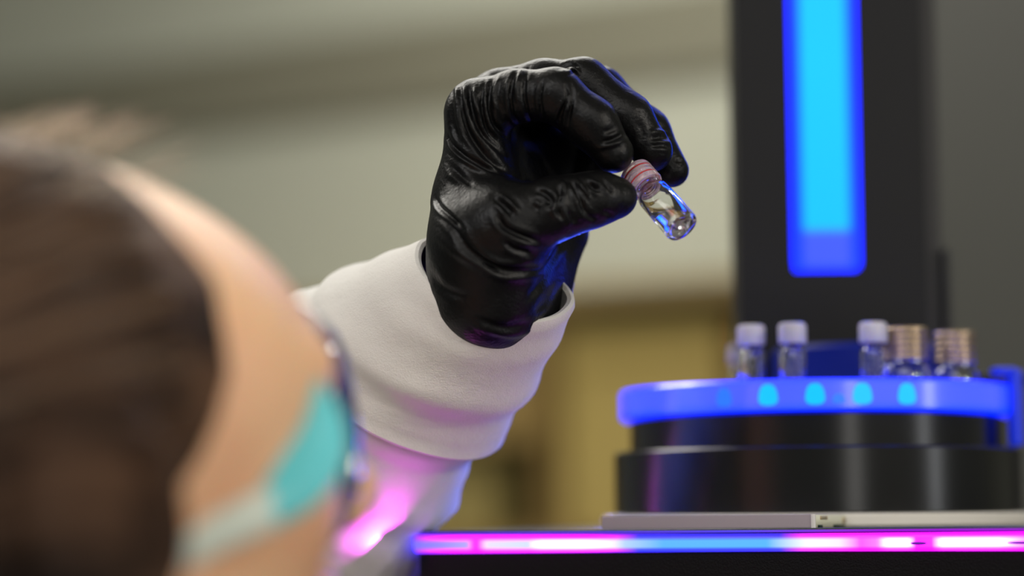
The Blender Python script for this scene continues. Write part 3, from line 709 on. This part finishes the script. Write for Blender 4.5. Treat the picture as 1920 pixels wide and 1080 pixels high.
# --- head
HC = P(24, 790, .70); TH, PH, RO = math.radians(35), math.radians(12), math.radians(0)
Fv = Vector((math.cos(TH)*math.cos(PH), math.sin(TH)*math.cos(PH), math.sin(PH))); Lv = Vector((-math.sin(TH), math.cos(TH), 0)); Uv = Fv.cross(Lv)
HR = np.array([list(Fv), list(Lv), list(Uv)])         # rows: local axes in world
def hw(f, l, u): return HC + Fv*(f*MM) + Lv*(l*MM) + Uv*(u*MM)
def head_l(q):
    """local mm coordinates -> distance in mm"""
    s = np.concatenate([q[..., :1], np.abs(q[..., 1:2]), q[..., 2:]], -1)    # mirrored left/right
    d = ell(q, (-4, 0, 0), (92, 74, 79))
    d = smin(d, ell(q, (50, 0, -4), (42, 58, 46)), 22)                          # forehead
    d = smin(d, ell(q, (34, 0, -62), (50, 50, 50)), 24)                        # face and jaw
    d = smin(d, ell(s, (52, 36, -38), (26, 22, 22)), 14)                       # cheekbones
    d = smin(d, cone(s, (-8, 56, -62), (66, 20, -104), 13, 15), 16)            # jaw line
    d = smin(d, ell(q, (78, 0, -104), (18, 19, 15)), 12)                       # chin
    d = smin(d, cone(s, (84, 8, 2), (74, 44, 0), 8, 8), 10)                    # brow
    e = ell(s, (90, 32, -16), (14, 17, 12)); d = -smin(-d, e, 9)               # eye sockets
    d = smin(d, cone(q, (88, 0, -10), (108, 0, -42), 6, 8), 8)                 # nose bridge
    d = smin(d, ell(q, (106, 0, -44), (10, 9, 9)), 6); d = smin(d, ell(s, (98, 11, -47), (9, 6, 7)), 5)
    d = smin(d, cone(s, (88, 5, -68), (80, 20, -70), 6, 4), 5)                 # upper lip
    d = smin(d, cone(s, (87, 5, -77), (79, 17, -76), 6, 4), 5)
    d = -smin(-d, cone(s, (95, 0, -72.5), (84, 24, -72.5), 1.6, 1.0), 2)
    d = smin(d, cone(q, (-30, 0, -50), (-48, 0, -170), 56, 58), 26)            # neck
    er = np.maximum(ell(s, (-12, 80, -30), (20, 9, 32)), -ell(s, (-8, 88, -28), (12, 8, 22)))
    d = smin(d, er, 5)
    return d
def to_l(p): return (p - np.array(HC, np.float32)) @ HR.T.astype(np.float32) * 1000
V, Q = mesh_sdf(lambda p: head_l(p), (-115, -105, -190), (128, 105, 105), 2.0, 'head')
Vw = (V/1000) @ HR + np.array(HC)
head = link('head', vq_mesh('head', Vw, Q), M['skin'], PE, True, True)
bvh = BVHTree.FromPolygons([Vector(v) for v in Vw], Q.tolist())
# hair: a second skin over the crown, sides and back; ends at the hairline
def hairline(q):
    f, l, u = q[..., 0], np.abs(q[..., 1]), q[..., 2]
    lim = np.interp(u, [-60, -22, 5, 30, 60, 85], [-10, 14, 36, 45, 35, 25])       # front limit of the hair for each height
    lim = lim + 4*np.sin(l*.13+u*.09)
    return lim - f
def hair_f(q):
    h = hairline(q); th = 6.5*np.clip(h/40, -1.0, 1.0)
    th = th + .9*np.sin(q[..., 2]*.55 + q[..., 0]*.10 + 2*np.sin(q[..., 1]*.07))*np.clip(h/20, 0, 1)
    d = head_l(q) - th
    d = np.maximum(d, -72 - q[..., 2] + 0*d)      # stops at the nape
    bun = ell(q, (-108, 0, 8), (34, 36, 32))
    return smin(d, bun, 8)
V, Q = mesh_sdf(hair_f, (-150, -105, -90), (100, 105, 115), 2.2, 'hair')
V = (V/1000) @ HR + np.array(HC)
link('hair', vq_mesh('hair', V, Q), M['hair'], PE, True, True)
def strands(name, n, mt, seed, fly=False, rad=.00028):
    rnd = random.Random(seed); cu = bpy.data.curves.new(name, 'CURVE'); cu.dimensions = '3D'; cu.bevel_depth = rad; cu.bevel_resolution = 0; cu.resolution_u = 3
    for _ in range(n):
        if fly: u0 = rnd.uniform(55, 84); l0 = rnd.uniform(-56, 40); df = rnd.uniform(2, 24); du = rnd.uniform(3, 13); f0 = rnd.uniform(-4, 32)
        else: u0 = rnd.uniform(-55, 84); l0 = -1; f0 = None
        pts = []
        # start on the hairline, comb back towards the bun
        ang = rnd.uniform(-.1, 1.65)                       # 0 = right side (towards the lens), pi/2 = crown
        for k in range(9):
            t = k/8
            f = (f0 if fly else 38 - 16*abs(math.cos(ang)) + rnd.uniform(-3, 3)*0) - t*(26 if fly else 150)
            a = (ang + (.0 if fly else -.0))*(1-t*.55)
            if fly:
                p = np.array([f0 + t*df, l0*(1+.08*t), 0]); base_u = 79*math.sqrt(max(.02, 1-(f0/96)**2-(l0/78)**2))+3
                p[2] = base_u + du*t*(1-.35*t); pts.append(p); continue
            ff = max(min(f, 60), -96); rr = math.sqrt(max(0.03, 1-((ff+4)/98)**2))
            p = np.array([ff, -math.cos(a)*80*rr, 6+math.sin(a)*92*rr + rnd.uniform(-.6, .6)]); pts.append(p)
        if not fly:   # settle onto the hair surface
            off = rnd.uniform(-.3, 1.6)
            A = np.array(pts, np.float32)
            for _i in range(4):
                d = hair_f(A); e = .8
                gr = np.stack([hair_f(A+np.eye(3, dtype=np.float32)[i]*e)-d for i in range(3)], -1)/e
                A = A - (d-off)[:, None]*gr/np.maximum((gr**2).sum(-1), .3)[:, None]
            pts = A
        s = cu.splines.new('POLY'); s.points.add(len(pts)-1)
        for k, p in enumerate(pts):
            w = hw(*p); s.points[k].co = (w.x, w.y, w.z, 1); s.points[k].radius = 1-.6*k/8 if fly else 1
    cu.materials.append(mt); o = bpy.data.objects.new(name, cu); C.objects.link(o); o.parent = PE
    o.matrix_parent_inverse = PE.matrix_basis.inverted(); o['kind'] = 'stuff'; return o
strands('hair_strands', 420, M['hair'], 3); strands('light_hair_strands', 200, M['hairlight'], 5); strands('dark_hair_strands', 260, M['hairdark'], 8)
strands('flyaway_hair', 110, M['hairfly'], 12, True, .00030)
for sd in (-1, 1):
    bm = bmesh.new(); bmesh.ops.create_uvsphere(bm, u_segments=24, v_segments=16, radius=.0118, matrix=Matrix.Translation(hw(76, 31*sd, -15))); e = obj('eyeball', bm, M['eye'], PE, True, True)
    bm = bmesh.new(); bmesh.ops.create_uvsphere(bm, u_segments=20, v_segments=12, radius=.0058, matrix=Matrix.Translation(hw(82.6, 31*sd, -14.5))); obj('iris', bm, M['iris'], PE, True, True)
    pts = [hw(94, 12*sd, 8), hw(92, 24*sd, 12), hw(84, 38*sd, 10), hw(76, 46*sd, 4)]
    obj('eyebrow', tube(smooth_pts(pts, 4), .0022, 8), M['hairdark'], PE, True, True)

# --- lab coat body (mostly outside the frame)
NB = hw(-50, 0, -165)
Tl = Vector((-math.sin(TH), math.cos(TH), 0)); Tf = Vector((math.cos(TH), math.sin(TH), 0))
shL = NB + Tl*.165 + Vector((0, 0, -.055)) + Tf*.02; shR = NB - Tl*.165 + Vector((0, 0, -.055)) + Tf*.01
elL = P(350, 1210, 1.06); elR = shR + Vector((.05, -.02, -.27))
hip = Vector((NB.x-.04, NB.y+.0, .60))
def coat_f(p):
    d = cone(p, shL, shR, .062, .062)
    d = smin(d, cone(p, NB+Vector((0, 0, -.10)), hip, .125, .15), .06)
    d = smin(d, cone(p, NB+Tl*.07+Vector((0, 0, -.12)), hip+Tl*.05, .10, .13), .06); d = smin(d, cone(p, NB-Tl*.07+Vector((0, 0, -.12)), hip-Tl*.05, .10, .13), .06)
    d = smin(d, cone(p, hip, hip-Vector((0, 0, .56)), .17, .22), .08)
    d = smin(d, cone(p, shL, elL, .062, .060), .035); d = smin(d, cone(p, shR, elR, .062, .055), .035)
    d = smin(d, cone(p, elR, elR+Vector((.16, .10, -.10)), .052, .045), .02)
    d = np.maximum(d, -(cone(p, NB+Vector((0, 0, -.03)), NB+Vector((0, 0, .10)), .060, .075)))
    return np.maximum(d, .04-p[..., 2])
lo = (-.62, .38, .0); hi = (.10, 1.16, 1.16)
V, Q = mesh_sdf(coat_f, lo, hi, .0085, 'lab_coat')
link('lab_coat', vq_mesh('lab_coat', V, Q), M['cloth'], PE, True, True)
for sd in (-1, 1):
    q = hip + Tl*.08*sd; pts = [Vector((q.x, q.y, .0))+Vector((-.06, 0, .028)), Vector((q.x, q.y, .03)), Vector((q.x, q.y, .028))+Tf*.12, Vector((q.x, q.y, .022))+Tf*.17]
    obj('shoe', tube(smooth_pts(pts, 4), [.028]*9+[.026]*3+[.02], 14), M['black'], PE, True, True)

# ------------------------------------------------------------------ safety glasses
GL = empty('safety_glasses', 'clear safety glasses with teal side shield and pale arm, worn by the person', 'glasses', loc=tuple(hw(90, 0, -20)))
def on_head(px, py, lift):
    o = Vector((0, 0, CAMZ)); r = (P(px, py, 1.0)-o).normalized(); h = bvh.ray_cast(o, r)
    if h[0] is None: return None
    return h[0] - r*lift
def ribbon(name, pix, widths, m, lift=.004, thick=.0014, dfix=None, parent=GL):
    rows = []; last = None
    pp = smooth_pts([(x, y, w) for (x, y), w in zip(pix, widths)], 8)
    cs = []
    for q in pp:
        c = on_head(q.x, q.y, lift); dd = None
        if c is None: dd = last
        else:
            dd = -((CR.transposed() @ (c - Vector((0, 0, CAMZ)))).z)
        if dfix: dd = dfix[0] + (dfix[1]-dfix[0])*len(cs)/max(1, len(pp)-1)
        last = dd if dd else last; cs.append(last if last else .68)
    # smooth the depths
    for _ in range(12): cs = [cs[0]] + [(cs[i-1]+2*cs[i]+cs[i+1])/4 for i in range(1, len(cs)-1)] + [cs[-1]]
    pts3 = [P(q.x, q.y, d) for q, d in zip(pp, cs)]; vd = (CR @ Vector((0, 0, -1)))
    rings = []
    for i, p in enumerate(pts3):
        t = (pts3[min(i+1, len(pts3)-1)] - pts3[max(i-1, 0)]).normalized(); u = t.cross(vd).normalized(); w = pp[i].z/F*cs[i]/2; n = u.cross(t).normalized()
        rings.append([p + u*w*math.cos(a) + n*(thick*math.sin(a)) for a in [2*math.pi*k/16 for k in range(16)]])
    return obj(name, loft(rings, True, True), m, parent, True, True)
ribbon('side_shield', [(576, 690), (592, 735), (600, 790), (590, 850), (555, 910), (500, 955)], [14, 42, 92, 120, 104, 74], M['teal'], .006, dfix=(.700, .672))
ribbon('temple_arm', [(520, 945), (460, 975), (380, 1015), (300, 1065), (250, 1110)], [84, 78, 70, 66, 50], M['armwhite'], .005, dfix=(.674, .648))
ribbon('arm_tip', [(305, 1058), (262, 1090), (215, 1140), (190, 1200)], [66, 60, 50, 40], M['teal'], .006, dfix=(.650, .640))
# lens rim, seen nearly edge on, and the clear lens inside it
rim_px = [(538, 572, .790), (580, 598, .780), (618, 645, .770), (632, 700, .764), (644, 760, .758), (650, 830, .752), (654, 900, .748), (642, 960, .744), (606, 1015, .738), (560, 1045, .730)]
rp = smooth_pts([P(x, y, d) for x, y, d in rim_px], 6)
nr = len(rp)
obj('lens_frame', tube(rp, [.0023 + .0018*math.sin(math.pi*min(1, i/nr*1.1)) for i in range(nr)], 12), M['navy'], GL, True, True)
obj('hinge_pin', tube([P(614, 650, .767), P(622, 664, .767)], .0034, 14), M['hinge'], GL, True, True)
# lens: curved sheet between the rim and the shield
inner = smooth_pts([P(x, y, d) for x, y, d in [(540, 580, .785), (560, 625, .755), (585, 680, .735), (600, 720, .725), (612, 770, .715), (612, 830, .710), (604, 890, .708), (594, 940, .706), (574, 990, .706), (552, 1035, .710)]], 6)
rows = []
for a, b in zip(rp, inner):
    rows.append([a.lerp(b, k/6) + Vector((0, -.001*math.sin(math.pi*k/6), 0)) for k in range(7)])
bm = loft(rows, close=False); o = obj('lens', bm, M['lens'], GL, True, True); sm = o.modifiers.new('t', 'SOLIDIFY'); sm.thickness = .0012

# far arm of the glasses: the near one mirrored through the middle of the face
for nm, mt in (('temple_arm', M['armwhite']), ('side_shield', M['teal'])):
    src = next(o for o in GL.children if o.name.startswith(nm)); me = src.data.copy()
    for v in me.vertices:
        d = v.co - HC; v.co = v.co - Lv*(2*d.dot(Lv))
    me.flip_normals(); o = bpy.data.objects.new(nm, me); C.objects.link(o); o.parent = GL; o.matrix_parent_inverse = src.matrix_parent_inverse.copy()
